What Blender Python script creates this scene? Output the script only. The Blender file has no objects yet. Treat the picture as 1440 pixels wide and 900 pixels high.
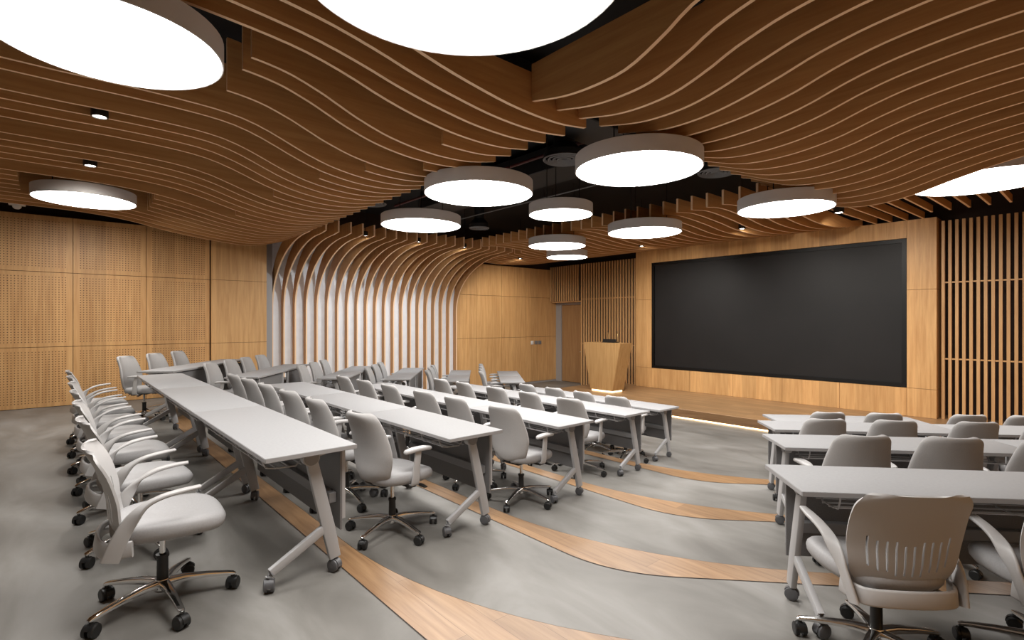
import bpy, bmesh, math, random
from mathutils import Vector, Matrix
random.seed(7)
PI = math.pi
R = math.radians
scene = bpy.context.scene
COL = scene.collection

# ------------------------------------------------------------------ materials
def newmat(name):
    m = bpy.data.materials.new(name); m.use_nodes = True
    nt = m.node_tree
    b = nt.nodes['Principled BSDF']
    return m, nt, b

def plain(name, col, rough=0.5, metal=0.0, spec=0.5):
    m, nt, b = newmat(name)
    b.inputs['Base Color'].default_value = (*col, 1)
    b.inputs['Roughness'].default_value = rough
    b.inputs['Metallic'].default_value = metal
    b.inputs['Specular IOR Level'].default_value = spec
    return m

def speckle(name, c1, c2, scale, rough=0.6, bump=0.0, spec=0.4):
    m, nt, b = newmat(name)
    tc = nt.nodes.new('ShaderNodeTexCoord')
    n = nt.nodes.new('ShaderNodeTexNoise'); n.inputs['Scale'].default_value = scale; n.inputs['Detail'].default_value = 4
    r = nt.nodes.new('ShaderNodeValToRGB')
    r.color_ramp.elements[0].position = .35; r.color_ramp.elements[0].color = (*c1, 1)
    r.color_ramp.elements[1].position = .65; r.color_ramp.elements[1].color = (*c2, 1)
    nt.links.new(tc.outputs['Object'], n.inputs['Vector'])
    nt.links.new(n.outputs['Fac'], r.inputs['Fac'])
    nt.links.new(r.outputs['Color'], b.inputs['Base Color'])
    if bump:
        bp = nt.nodes.new('ShaderNodeBump'); bp.inputs['Strength'].default_value = bump; bp.inputs['Distance'].default_value = .002
        nt.links.new(n.outputs['Fac'], bp.inputs['Height']); nt.links.new(bp.outputs['Normal'], b.inputs['Normal'])
    b.inputs['Roughness'].default_value = rough
    b.inputs['Specular IOR Level'].default_value = spec
    return m

def emit(name, col, strength):
    m, nt, b = newmat(name)
    b.inputs['Base Color'].default_value = (*col, 1)
    b.inputs['Emission Color'].default_value = (*col, 1)
    b.inputs['Emission Strength'].default_value = strength
    return m

def oak(name, axis, ca, cb, rough=0.45, bands=None, holes=False, objrand=0.0):
    """oak veneer, grain running along axis; bands=(axis index, width): veneer leaves of slightly different tone"""
    m, nt, b = newmat(name)
    N = nt.nodes.new; L = nt.links.new
    tc = N('ShaderNodeTexCoord')
    mp = N('ShaderNodeMapping')
    sc = [9.0, 9.0, 9.0]; sc[axis] = 0.55
    mp.inputs['Scale'].default_value = sc
    L(tc.outputs['Object'], mp.inputs['Vector'])
    n = N('ShaderNodeTexNoise'); n.inputs['Scale'].default_value = 2.2; n.inputs['Detail'].default_value = 6; n.inputs['Roughness'].default_value = .62; n.inputs['Distortion'].default_value = .35
    L(mp.outputs['Vector'], n.inputs['Vector'])
    r = N('ShaderNodeValToRGB')
    r.color_ramp.elements[0].position = .28; r.color_ramp.elements[0].color = (*ca, 1)
    r.color_ramp.elements[1].position = .72; r.color_ramp.elements[1].color = (*cb, 1)
    L(n.outputs['Fac'], r.inputs['Fac'])
    col = r.outputs['Color']
    val = None
    if bands:
        sx = N('ShaderNodeSeparateXYZ'); L(tc.outputs['Object'], sx.inputs[0])
        d = N('ShaderNodeMath'); d.operation = 'DIVIDE'; L(sx.outputs[bands[0]], d.inputs[0]); d.inputs[1].default_value = bands[1]
        f = N('ShaderNodeMath'); f.operation = 'FLOOR'; L(d.outputs[0], f.inputs[0])
        w = N('ShaderNodeTexWhiteNoise'); w.noise_dimensions = '1D'; L(f.outputs[0], w.inputs['W'])
        mr = N('ShaderNodeMapRange'); mr.inputs['To Min'].default_value = .86; mr.inputs['To Max'].default_value = 1.1
        L(w.outputs['Value'], mr.inputs['Value']); val = mr.outputs[0]
    if objrand:
        oi = N('ShaderNodeObjectInfo')
        mr2 = N('ShaderNodeMapRange'); mr2.inputs['To Min'].default_value = 1 - objrand; mr2.inputs['To Max'].default_value = 1 + objrand
        L(oi.outputs['Random'], mr2.inputs['Value']); val = mr2.outputs[0]
    if val is not None:
        hs = N('ShaderNodeHueSaturation'); L(col, hs.inputs['Color']); L(val, hs.inputs['Value']); col = hs.outputs['Color']
    if holes:
        at = {}
        for k in ('hu', 'hv', 'hn', 'hm'):
            a = N('ShaderNodeAttribute'); a.attribute_name = k; at[k] = a.outputs['Fac']
        def mth(op, x, y):
            q = N('ShaderNodeMath'); q.operation = op
            for i, s in enumerate((x, y)):
                if s is None: continue
                if isinstance(s, (int, float)): q.inputs[i].default_value = s
                else: L(s, q.inputs[i])
            return q.outputs[0]
        fu = mth('SUBTRACT', mth('FRACT', at['hu'], None), .5); fv = mth('SUBTRACT', mth('FRACT', at['hv'], None), .5)
        dist = mth('SQRT', mth('ADD', mth('MULTIPLY', fu, fu), mth('MULTIPLY', fv, fv)), None)
        hole = mth('LESS_THAN', dist, .2)
        for a_, n_ in (('hu', 'hn'), ('hv', 'hm')):
            hole = mth('MULTIPLY', hole, mth('GREATER_THAN', at[a_], 0.0))
            hole = mth('MULTIPLY', hole, mth('LESS_THAN', at[a_], at[n_]))
        mx = N('ShaderNodeMix'); mx.data_type = 'RGBA'
        L(hole, mx.inputs[0]); L(col, mx.inputs[6]); mx.inputs[7].default_value = (.13, .065, .028, 1)
        col = mx.outputs[2]
    L(col, b.inputs['Base Color'])
    b.inputs['Roughness'].default_value = rough
    b.inputs['Specular IOR Level'].default_value = .35
    return m

def planks(name, ca, cb, plank_w, plank_l, rough=.4, rot=0.0):
    m, nt, b = newmat(name)
    N = nt.nodes.new; L = nt.links.new
    tc = N('ShaderNodeTexCoord'); mp = N('ShaderNodeMapping'); mp.inputs['Rotation'].default_value = (0, 0, rot)
    L(tc.outputs['Object'], mp.inputs['Vector'])
    br = N('ShaderNodeTexBrick')
    br.inputs['Scale'].default_value = 1; br.inputs['Brick Width'].default_value = plank_l; br.inputs['Row Height'].default_value = plank_w
    br.inputs['Mortar Size'].default_value = .0012; br.inputs['Mortar Smooth'].default_value = 0; br.inputs['Bias'].default_value = 0
    br.inputs['Color1'].default_value = (.82, .82, .82, 1); br.inputs['Color2'].default_value = (1.12, 1.1, 1.08, 1); br.inputs['Mortar'].default_value = (.55, .5, .45, 1)
    L(mp.outputs['Vector'], br.inputs['Vector'])
    mp2 = N('ShaderNodeMapping'); mp2.inputs['Scale'].default_value = (.9, 12, 12); L(mp.outputs['Vector'], mp2.inputs['Vector'])
    n = N('ShaderNodeTexNoise'); n.inputs['Scale'].default_value = 2.5; n.inputs['Detail'].default_value = 6; n.inputs['Distortion'].default_value = .5
    L(mp2.outputs['Vector'], n.inputs['Vector'])
    r = N('ShaderNodeValToRGB')
    r.color_ramp.elements[0].position = .3; r.color_ramp.elements[0].color = (*ca, 1)
    r.color_ramp.elements[1].position = .7; r.color_ramp.elements[1].color = (*cb, 1)
    L(n.outputs['Fac'], r.inputs['Fac'])
    mx = N('ShaderNodeMix'); mx.data_type = 'RGBA'; mx.blend_type = 'MULTIPLY'; mx.inputs[0].default_value = 1
    L(r.outputs['Color'], mx.inputs[6]); L(br.outputs['Color'], mx.inputs[7])
    L(mx.outputs[2], b.inputs['Base Color'])
    b.inputs['Roughness'].default_value = rough
    return m

def concrete(name):
    m, nt, b = newmat(name)
    N = nt.nodes.new; L = nt.links.new
    tc = N('ShaderNodeTexCoord')
    mp = N('ShaderNodeMapping'); mp.inputs['Rotation'].default_value = (0, 0, R(-25)); mp.inputs['Scale'].default_value = (.55, 1.3, 1)
    L(tc.outputs['Object'], mp.inputs['Vector'])
    n = N('ShaderNodeTexNoise'); n.inputs['Scale'].default_value = 1.7; n.inputs['Detail'].default_value = 7; n.inputs['Roughness'].default_value = .55; n.inputs['Distortion'].default_value = .6
    L(mp.outputs['Vector'], n.inputs['Vector'])
    r = N('ShaderNodeValToRGB')
    e = r.color_ramp.elements
    e[0].position = .3; e[0].color = (.125, .117, .105, 1)
    e[1].position = .72; e[1].color = (.255, .246, .232, 1)
    k = e.new(.5); k.color = (.185, .176, .161, 1)
    L(n.outputs['Fac'], r.inputs['Fac'])
    L(r.outputs['Color'], b.inputs['Base Color'])
    rr = N('ShaderNodeMapRange'); rr.inputs['To Min'].default_value = .42; rr.inputs['To Max'].default_value = .6
    L(n.outputs['Fac'], rr.inputs['Value']); L(rr.outputs[0], b.inputs['Roughness'])
    b.inputs['Specular IOR Level'].default_value = .4
    return m

OA, OB = (.50, .265, .10), (.70, .42, .18)
M = {}
M['oak_v'] = oak('oak_veneer_upright', 2, OA, OB, bands=(1, .35))
M['oak_vx'] = oak('oak_veneer_screen_wall', 2, OA, OB, bands=(0, .33))
M['oak_perf'] = oak('oak_perforated', 2, (.48, .25, .095), (.66, .39, .165), holes=True, bands=(1, .35))
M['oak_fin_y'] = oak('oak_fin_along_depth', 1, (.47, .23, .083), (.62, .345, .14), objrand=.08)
M['fin_edge'] = oak('oak_fin_edge_band_lit', 2, (.88, .60, .37), (.95, .67, .43))  # edge band made paler than the sides, with floor-bounce light painted into it
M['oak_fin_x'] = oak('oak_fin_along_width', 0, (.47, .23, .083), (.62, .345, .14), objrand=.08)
M['oak_slat'] = oak('oak_slat', 2, (.50, .27, .115), (.68, .42, .19))
M['oak_lectern'] = oak('oak_lectern', 2, (0.370, 0.200, 0.074), (0.518, 0.318, 0.133))
M['stage'] = planks('stage_boards', (0.281, 0.159, 0.074), (0.407, 0.252, 0.130), .14, 1.5, .38)
M['strip'] = planks('inlay_boards', (0.215, 0.118, 0.054), (0.33, 0.20, 0.102), .16, 1.3, .38)
M['concrete'] = concrete('polished_concrete')
M['black'] = plain('black_ceiling_paint', (.006, .006, .007), .8)
M['duct'] = plain('dark_painted_duct', (.008, .008, .009), .6)
M['darkback'] = plain('dark_brown_backing', (.035, .018, .012), .8)
M['whitewall'] = speckle('white_plaster', (.80, .81, .83), (.85, .86, .88), 6, .8)
M['greycol'] = plain('grey_metal_trim', (.35, .33, .32), .5)
M['screen'] = speckle('matte_screen', (.0125, .012, .0122), (.015, .0142, .0145), 1.0, .5, 0, .25)
M['frame'] = plain('black_screen_frame', (.003, .003, .003), .45, 0, .3)
M['top'] = speckle('grey_laminate', (0.311, 0.309, 0.315), (0.329, 0.328, 0.333), 60, .58, 0, .25)
M['edge'] = plain('grey_edge_banding', (0.311, 0.303, 0.303), .5)
M['white_metal'] = plain('pale_grey_painted_metal', (0.400, 0.396, 0.400), .35)
M['grey_metal'] = plain('mid_grey_metal', (.22, .22, .225), .4, .3)
M['panel'] = speckle('charcoal_modesty_panel', (.15, .146, .147), (.19, .186, .187), 200, .55)
M['rail'] = plain('grey_cable_rail', (.24, .24, .245), .45)
M['chrome'] = plain('polished_aluminium', (.78, .77, .76), .13, 1.0)
M['blackpl'] = plain('black_plastic', (.012, .012, .012), .4)
M['greycast'] = plain('dark_grey_caster', (.09, .09, .095), .4)
M['shell'] = plain('pale_grey_plastic', (.45, .44, .435), .4)
M['fabric'] = speckle('light_grey_fabric', (.37, .36, .355), (.43, .42, .415), 350, .85, .15, .2)
M['leather'] = speckle('pale_grey_seat_cover', (0.333, 0.327, 0.329), (0.363, 0.357, 0.359), 120, .55, .05, .4)
M['lamp_body'] = plain('grey_lamp_housing', (.62, .60, .595), .55)
M['lamp'] = emit('lamp_diffuser', (1, .972, .935), 12.5)
M['lamp_front'] = emit('lamp_diffuser_front', (1, .972, .935), 13.0)
M['lamp_small'] = emit('downlight_lens', (1, .93, .83), 16.0)
M['led'] = emit('warm_led_strip', (1, .72, .38), 3.2)
M['door'] = oak('oak_door', 2, (.29, .155, .066), (.41, .235, .105))
M['brass'] = plain('brass_gooseneck', (.5, .35, .15), .3, 1.0)
M['whitepl'] = plain('white_plastic', (.75, .74, .72), .4)
M['beige'] = plain('beige_wall_paint', (.5, .44, .37), .8)
M['steel'] = plain('brushed_steel', (.45, .43, .4), .3, 1)
M['redpipe'] = plain('dark_red_pipe', (.07, .01, .01), .5)

# ------------------------------------------------------------------ mesh helpers
class MB:
    def __init__(s): s.bm = bmesh.new()
    def box(s, x0, x1, y0, y1, z0, z1, bev=0.0, seg=2, mat=None):
        t = bmesh.new()
        bmesh.ops.create_cube(t, size=1)
        for v in t.verts:
            v.co = Vector(((x0 + x1) / 2 + v.co.x * (x1 - x0), (y0 + y1) / 2 + v.co.y * (y1 - y0), (z0 + z1) / 2 + v.co.z * (z1 - z0)))
        if bev: bmesh.ops.bevel(t, geom=t.edges[:], offset=bev, segments=seg, profile=.5, affect='EDGES')
        if mat is not None: bmesh.ops.transform(t, matrix=mat, verts=t.verts)
        s.add(t); return s
    def add(s, t):
        me = bpy.data.meshes.new('_t'); t.to_mesh(me); t.free(); s.bm.from_mesh(me); bpy.data.meshes.remove(me)
    def cyl(s, p, q, r0, r1=None, n=16, caps=True):
        if r1 is None: r1 = r0
        p = Vector(p); q = Vector(q); d = (q - p).normalized()
        a = d.orthogonal().normalized(); b = d.cross(a)
        A = []; B = []
        for i in range(n):
            c = math.cos(2 * PI * i / n); sn = math.sin(2 * PI * i / n)
            A.append(s.bm.verts.new(p + (a * c + b * sn) * r0)); B.append(s.bm.verts.new(q + (a * c + b * sn) * r1))
        for i in range(n): s.bm.faces.new((A[i], A[(i + 1) % n], B[(i + 1) % n], B[i]))
        if caps: s.bm.faces.new(A[::-1]); s.bm.faces.new(B)
        return s
    def lathe(s, prof, n=32, c=(0, 0, 0)):
        rings = []
        for r, z in prof:
            if r < 1e-6: rings.append([s.bm.verts.new((c[0], c[1], c[2] + z))])
            else: rings.append([s.bm.verts.new((c[0] + r * math.cos(2 * PI * i / n), c[1] + r * math.sin(2 * PI * i / n), c[2] + z)) for i in range(n)])
        for a, b in zip(rings, rings[1:]):
            for i in range(n):
                j = (i + 1) % n
                if len(a) == 1 and len(b) == 1: continue
                if len(a) == 1: s.bm.faces.new((a[0], b[j], b[i]))
                elif len(b) == 1: s.bm.faces.new((a[i], a[j], b[0]))
                else: s.bm.faces.new((a[i], a[j], b[j], b[i]))
        return s
    def loft(s, rings, cap=True, closed=True):
        V = [[s.bm.verts.new(p) for p in r] for r in rings]
        n = len(V[0])
        for a, b in zip(V, V[1:]):
            for i in range(n if closed else n - 1):
                j = (i + 1) % n
                s.bm.faces.new((a[i], a[j], b[j], b[i]))
        if cap: s.bm.faces.new(V[0][::-1]); s.bm.faces.new(V[-1])
        return s
    def sweep(s, pts, wid, thk, side, cap=True, sub=0, rnd=.35):
        """band with a rounded rectangular section along pts; wid along 'side', thk across"""
        pts = [Vector(p) for p in pts]
        n = len(pts)
        if not isinstance(wid, (list, tuple)): wid = [wid] * n
        if not isinstance(thk, (list, tuple)): thk = [thk] * n
        rings = []
        for i, p in enumerate(pts):
            t = (pts[min(i + 1, n - 1)] - pts[max(i - 1, 0)]).normalized()
            sd = Vector(side[i] if isinstance(side[0], (list, tuple, Vector)) else side)
            sd = (sd - t * sd.dot(t)).normalized(); nn = t.cross(sd)
            w = wid[i] / 2; h = thk[i] / 2; c = min(w, h) * rnd * 2
            c = min(c, w * .95, h * .95)
            q = [(w - c, h), (w - c * .3, h - c * .3), (w, h - c), (w, -h + c), (w - c * .3, -h + c * .3), (w - c, -h),
                 (-w + c, -h), (-w + c * .3, -h + c * .3), (-w, -h + c), (-w, h - c), (-w + c * .3, h - c * .3), (-w + c, h)]
            rings.append([p + sd * a + nn * b for a, b in q])
        s.loft(rings, cap); return s
    def tube(s, pts, r, n=8):
        pts = [Vector(p) for p in pts]; m = len(pts); rings = []
        prev = None
        for i, p in enumerate(pts):
            t = (pts[min(i + 1, m - 1)] - pts[max(i - 1, 0)]).normalized()
            a = t.orthogonal().normalized() if prev is None else (prev - t * prev.dot(t)).normalized()
            prev = a; b = t.cross(a)
            rings.append([p + (a * math.cos(2 * PI * k / n) + b * math.sin(2 * PI * k / n)) * r for k in range(n)])
        s.loft(rings); return s
    def prism(s, poly, vec):
        A = [s.bm.verts.new(p) for p in poly]; B = [s.bm.verts.new(Vector(p) + Vector(vec)) for p in poly]
        n = len(A)
        for i in range(n): s.bm.faces.new((A[i], A[(i + 1) % n], B[(i + 1) % n], B[i]))
        s.bm.faces.new(A[::-1]); s.bm.faces.new(B)
        return s
    def mesh(s, name, mat, smooth=35):
        bmesh.ops.recalc_face_normals(s.bm, faces=s.bm.faces[:])
        me = bpy.data.meshes.new(name); s.bm.to_mesh(me); s.bm.free()
        for m in (mat if isinstance(mat, (list, tuple)) else [mat]): me.materials.append(m)
        if smooth:
            for p in me.polygons: p.use_smooth = True
            me.set_sharp_from_angle(angle=R(smooth))
        return me
    def build(s, name, mat, parent=None, smooth=35):
        o = bpy.data.objects.new(name, s.mesh(name, mat, smooth)); COL.objects.link(o)
        if parent: o.parent = parent
        return o

def inst(name, me, parent, loc=(0, 0, 0), rz=0):
    o = bpy.data.objects.new(name, me); COL.objects.link(o); o.parent = parent; o.location = loc; o.rotation_euler = (0, 0, rz); return o
def thing(name, label, cat, loc=(0, 0, 0), rz=0, group=None):
    o = bpy.data.objects.new(name, None); COL.objects.link(o); o.empty_display_size = .1
    o.location = loc; o.rotation_euler = (0, 0, rz); tag(o, label, cat, group); return o
def tag(o, label, cat, group=None):
    o['label'] = label; o['category'] = cat
    if group: o['group'] = group
    return o
def struct(o): o['kind'] = 'structure'; return o
def copy_tree(o, parent=None):
    c = o.copy(); COL.objects.link(c)
    if parent: c.parent = parent
    for ch in list(o.children): copy_tree(ch, c)
    return c
def interp(pts, x):
    """smooth (cosine free, Catmull-Rom) interpolation through (x, y) points"""
    if x <= pts[0][0]: return pts[0][1]
    if x >= pts[-1][0]: return pts[-1][1]
    for i in range(len(pts) - 1):
        if pts[i][0] <= x <= pts[i + 1][0]:
            x0, y0 = pts[i]; x1, y1 = pts[i + 1]; h = x1 - x0; t = (x - x0) / h
            def sl(k):
                if k == 0: return (pts[1][1] - pts[0][1]) / (pts[1][0] - pts[0][0])
                if k == len(pts) - 1: return (pts[-1][1] - pts[-2][1]) / (pts[-1][0] - pts[-2][0])
                return (pts[k + 1][1] - pts[k - 1][1]) / (pts[k + 1][0] - pts[k - 1][0])
            m0 = sl(i) * h; m1 = sl(i + 1) * h
            return (2*t**3 - 3*t*t + 1)*y0 + (t**3 - 2*t*t + t)*m0 + (-2*t**3 + 3*t*t)*y1 + (t**3 - t*t)*m1
def ordn(n):
    w = ['', 'first', 'second', 'third', 'fourth', 'fifth', 'sixth', 'seventh', 'eighth', 'ninth', 'tenth', 'eleventh', 'twelfth', 'thirteenth', 'fourteenth', 'fifteenth', 'sixteenth', 'seventeenth', 'eighteenth', 'nineteenth', 'twentieth']
    t = {20: 'twenty', 30: 'thirty', 40: 'forty', 50: 'fifty', 60: 'sixty'}
    if n <= 20: return w[n]
    if n % 10 == 0: return {30: 'thirtieth', 40: 'fortieth', 50: 'fiftieth', 60: 'sixtieth'}[n]
    return t[n // 10 * 10] + '-' + w[n % 10]

# ------------------------------------------------------------------ layout
STEP = .135
TZ = {1: 4 * STEP, 2: 3 * STEP, 3: 2 * STEP, 4: STEP, 5: 0.0}
XL, XR, YB = -12.3, 1.6, -4.0         # room limits
LW, RW = R(38), R(42)                  # wing rotations
EDGES = {1: (1.28, -9.15, -1.62), 2: (2.64, -8.8, -2.05), 3: (4.10, -8.35, -2.48), 4: (5.60, -7.75, -3.08)}

def bez(p0, c, p1, n=14):
    return [((1-t)**2 * p0[0] + 2*t*(1-t) * c[0] + t*t * p1[0], (1-t)**2 * p0[1] + 2*t*(1-t) * c[1] + t*t * p1[1]) for t in [i / n for i in range(n + 1)]]
def tier_line(k, off, tan):
    yn, xl, xr = EDGES[k]
    if k == 1 and off > .1: xr -= .28; xl += .2
    y = yn + off
    xl2 = xl + off * math.tan(LW / 2); xr2 = xr - off * math.tan(RW / 2)
    ld = (-math.cos(LW), math.sin(LW)); rd = (math.cos(RW), math.sin(RW))
    pts = []
    tl = (XL - xl2) / ld[0]; pts.append((XL, y + tl * ld[1]))
    pts += bez((xl2 + ld[0] * tan, y + ld[1] * tan), (xl2, y), (xl2 + tan, y))
    pts += bez((xr2 - tan, y), (xr2, y), (xr2 + rd[0] * tan, y + rd[1] * tan))
    tr = (XR - xr2) / rd[0]; pts.append((XR, y + tr * rd[1]))
    return pts

# floor and tiers
fl = MB(); fl.box(XL - .3, XR + .3, YB - .3, 13.3, -.2, 0); struct(fl.build('floor', M['concrete'], smooth=0))
for k in (1, 2, 3, 4):
    far = tier_line(k, .16, 1.3)
    z1 = TZ[k]; z0 = z1 - STEP
    poly = [(x, y, z0) for x, y in far] + [(XR, YB, z0), (XL, YB, z0)]
    m = MB(); m.prism(poly, (0, 0, STEP)); struct(m.build('floor_tier_%d' % k, M['concrete'], smooth=0))
    near = tier_line(k, 0, .4)
    # boards let into the edge of the tier, with a thin dark joint strip at the back edge
    a = MB(); A = [a.bm.verts.new((x, y, z1 + .003)) for x, y in near]; B = [a.bm.verts.new((x, y, z1 + .003)) for x, y in far]
    for i in range(len(A) - 1): a.bm.faces.new((A[i], A[i + 1], B[i + 1], B[i]))
    C2 = [a.bm.verts.new((x, y + .002, z0)) for x, y in far]; B2 = [a.bm.verts.new((x, y + .002, z1 + .003)) for x, y in far]
    for i in range(len(B) - 1): a.bm.faces.new((B2[i], B2[i + 1], C2[i + 1], C2[i]))
    struct(a.build('trim_%d' % k, M['strip'], smooth=0))
    j = MB(); A = [j.bm.verts.new((x, y, z1 + .0035)) for x, y in near]; nb = tier_line(k, -.0035, .4); B = [j.bm.verts.new((x, y, z1 + .0035)) for x, y in nb]
    for i in range(len(A) - 1): j.bm.faces.new((B[i], B[i + 1], A[i + 1], A[i]))
    struct(j.build('trim_%d' % (k + 4), M['darkback'], smooth=0))

# ceiling slab and outer walls
ZC = 4.75
c = MB(); c.box(XL - .3, XR + .3, YB - .3, 13.3, ZC, ZC + .15); struct(c.build('ceiling', M['black'], smooth=0))
w = MB(); w.box(XL - .3, XR + .3, YB - .3, YB, -.2, ZC); struct(w.build('wall_back', M['beige'], smooth=0))
w = MB(); w.box(XR, XR + .3, YB, 13.3, -.2, ZC); struct(w.build('wall_right', M['oak_v'], smooth=0))

# left wall: shell, perforated panels, plain pilaster, white ribbed bay, plain oak panels
w = MB(); w.box(XL - .3, XL - .02, YB, 13.3, -.2, ZC)
w.box(XL - .02, -11.9, YB, 2.36, -.1, 3.82); w.box(XL - .02, -11.85, 2.36, 3.42, -.1, 3.95)
struct(w.build('wall_left', M['darkback'], smooth=0))
zb = [.545, 1.565, 2.84, 3.80]
def perf_panels():
    bm = bmesh.new(); lay = {k: bm.faces.layers.float.new(k) for k in ('hn', 'hm')}
    lv = {k: bm.verts.layers.float.new(k) for k in ('hu', 'hv')}
    P = .0425; mg = .055
    ys = [2.345 - 1.05 * i for i in range(7)]
    for y1 in ys:
        y0 = y1 - 1.05
        for z0, z1 in zip(zb, zb[1:]):
            a, b_, c0, c1 = y0 + .004, y1 - .004, z0 + .004, z1 - .004
            n_u = int((b_ - a - 2 * mg) / P); n_v = int((c1 - c0 - 2 * mg) / P)
            mu = (b_ - a - n_u * P) / 2; mv = (c1 - c0 - n_v * P) / 2
            def V(x, y, z):
                v = bm.verts.new((x, y, z)); v[lv['hu']] = (y - a - mu) / P; v[lv['hv']] = (z - c0 - mv) / P; return v
            F = [V(-11.85, a, c0), V(-11.85, b_, c0), V(-11.85, b_, c1), V(-11.85, a, c1)]
            K = [V(-11.905, a, c0), V(-11.905, b_, c0), V(-11.905, b_, c1), V(-11.905, a, c1)]
            f = bm.faces.new(F); f[lay['hn']] = n_u; f[lay['hm']] = n_v
            for i in range(4):
                g = bm.faces.new((F[i], K[i], K[(i + 1) % 4], F[(i + 1) % 4])); g[lay['hn']] = -1; g[lay['hm']] = -1
    me = bpy.data.meshes.new('perforated_wall_panels'); bm.to_mesh(me); bm.free(); me.materials.append(M['oak_perf'])
    o = bpy.data.objects.new('wall_left_perforated_panels', me); COL.objects.link(o); struct(o)
perf_panels()
p = MB()
for z0, z1 in zip([.545, 1.565, 2.84], [1.565, 2.84, 3.95]): p.box(-11.86, -11.78, 2.36, 3.40, z0 + .003, z1 - .003)
struct(p.build('wall_left_pilaster', M['oak_v'], smooth=0))
g = MB(); g.box(-12.3, -11.93, 3.40, 3.56, .3, 4.2); struct(g.build('trim_9', M['greycol'], smooth=0))
p = MB(); p.box(XL - .02, -12.27, 3.5, 8.68, -.1, 4.1); struct(p.build('wall_left_white_bay', M['whitewall'], smooth=0))
p = MB()
yy = [8.62, 9.35, 10.33, 11.35, 12.78]
for y0, y1 in zip(yy, yy[1:]):
    for z0, z1 in zip([.0, 1.5, 2.78], [1.5, 2.78, 3.72]): p.box(XL - .02, -12.2, y0 + .004, y1 - .004, z0 + .004 + (.05 if z0 == 0 else 0), z1 - .004)
struct(p.build('wall_left_plain_panels', M['oak_v'], smooth=0))
b = MB(); b.box(XL - .02, -12.215, 8.6, 12.75, 0, .06); struct(b.build('baseboard_left', M['greycol'], smooth=0))
b = MB(); b.box(-11.95, -11.86, YB, 2.36, .54, .60); struct(b.build('baseboard_left_perforated', M['darkback'], smooth=0))

# screen wall
w = MB(); w.box(XL - .3, XR + .3, 12.86, 13.3, -.2, ZC); struct(w.build('wall_screen', M['darkback'], smooth=0))
SX0, SX1, SZ0, SZ1, SY = -8.10, -2.45, .735, 3.59, 12.2
p = MB()
# oak cladding round the recess of the screen: columns and bands of veneer
def clad(x0, x1, z0, z1): p.box(x0 + .003, x1 - .003, SY, SY + .6, z0 + .003, z1 - .003)
for z0, z1 in ((.2, .735), (.735, 2.60), (2.60, 3.93)):
    clad(-8.60, SX0, z0, z1); clad(SX1, -2.0, z0, z1)
xs = [SX0 + (SX1 - SX0) * i / 5 for i in range(6)]
for a_, b_ in zip(xs, xs[1:]):
    clad(a_, b_, .2, SZ0)
clad(SX0, SX1, SZ1, 3.93)
struct(p.build('wall_screen_cladding', M['oak_vx'], smooth=0))
t = thing('projection_screen', 'huge matt black display screen recessed in the oak wall above the stage', 'screen', (-5.275, 12.2, .735))
a = MB(); f_ = .075
a.box(-2.82, 2.82, .02, .1, 0.003, f_); a.box(-2.82, 2.82, .02, .1, 2.852 - f_, 2.852)
a.box(-2.82, -2.82 + f_, .02, .1, f_, 2.852 - f_); a.box(2.82 - f_, 2.82, .02, .1, f_, 2.852 - f_)
a.build('frame', M['frame'], t, 0)
a = MB(); a.box(-2.82 + f_, 2.82 - f_, .05, .09, f_, 2.852 - f_); a.build('display', M['screen'], t, 0)

# slatted screens
def slats(x0, x1, z0, z1, y0, y1, pitch=.1, wd=.046, rails=()):
    m = MB(); n = int(round((x1 - x0) / pitch))
    for i in range(n + 1):
        x = x0 + pitch * i
        if x > x1 + .001: break
        m.box(x - wd / 2, x + wd / 2, y0, y1, z0, z1)
    for z in rails: m.box(x0, x1, y0 + .01, y1 - .002, z - .012, z + .012)
    return m
o = slats(-10.80, -8.66, .0, 3.80, 12.43, 12.465, wd=.042, rails=(1.31, 2.70)).build('slat_screen', M['oak_slat'], smooth=0)
tag(o, 'tall vertical oak slat screen behind the lectern', 'wall slats', 'oak slat screens')
o = slats(-12.15, -10.90, 2.66, 3.80, 12.43, 12.465, wd=.042).build('slat_screen', M['oak_slat'], smooth=0)
tag(o, 'short oak slat screen hanging above the door in the corner', 'wall slats', 'oak slat screens')
o = slats(-1.93, 1.5, .0, 3.86, 12.33, 12.40, pitch=.0975, rails=(1.31, 2.72)).build('slat_screen', M['oak_slat'], smooth=0)
tag(o, 'vertical oak slat screen right of the big black screen', 'wall slats', 'oak slat screens')
w = MB(); w.box(-10.8, -8.6, 12.475, 12.6, 0, 3.8); w.box(-12.2, -10.8, 12.475, 12.5, 2.66, 3.8); struct(w.build('wall_screen_backing', M['darkback'], smooth=0))
# door in the corner under the short slats
w = MB(); w.box(-12.15, -10.88, 12.5, 12.86, 2.62, 2.66); w.box(-10.88, -10.8, 12.5, 12.86, 0, 2.66); struct(w.build('trim_10', M['oak_slat'], smooth=0))
w = MB(); w.box(-12.2, -11.96, 12.74, 12.86, 0, 2.64); w.box(-11.96, -10.9, 12.74, 12.86, 2.55, 2.64); struct(w.build('trim_11', M['greycol'], smooth=0))
d = MB(); d.box(-11.95, -10.9, 12.77, 12.82, .012, 2.545, .003); dr = struct(d.build('door_1', M['door'], smooth=0))
h = MB(); h.cyl((-11.0, 12.77, 1.02), (-11.0, 12.72, 1.02), .012, n=10); h.cyl((-11.0, 12.725, 1.02), (-11.13, 12.725, 1.02), .011, n=10); h.box(-11.03, -10.97, 12.763, 12.771, .95, 1.09)
h.build('door_handle', M['steel'], dr)

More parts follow.
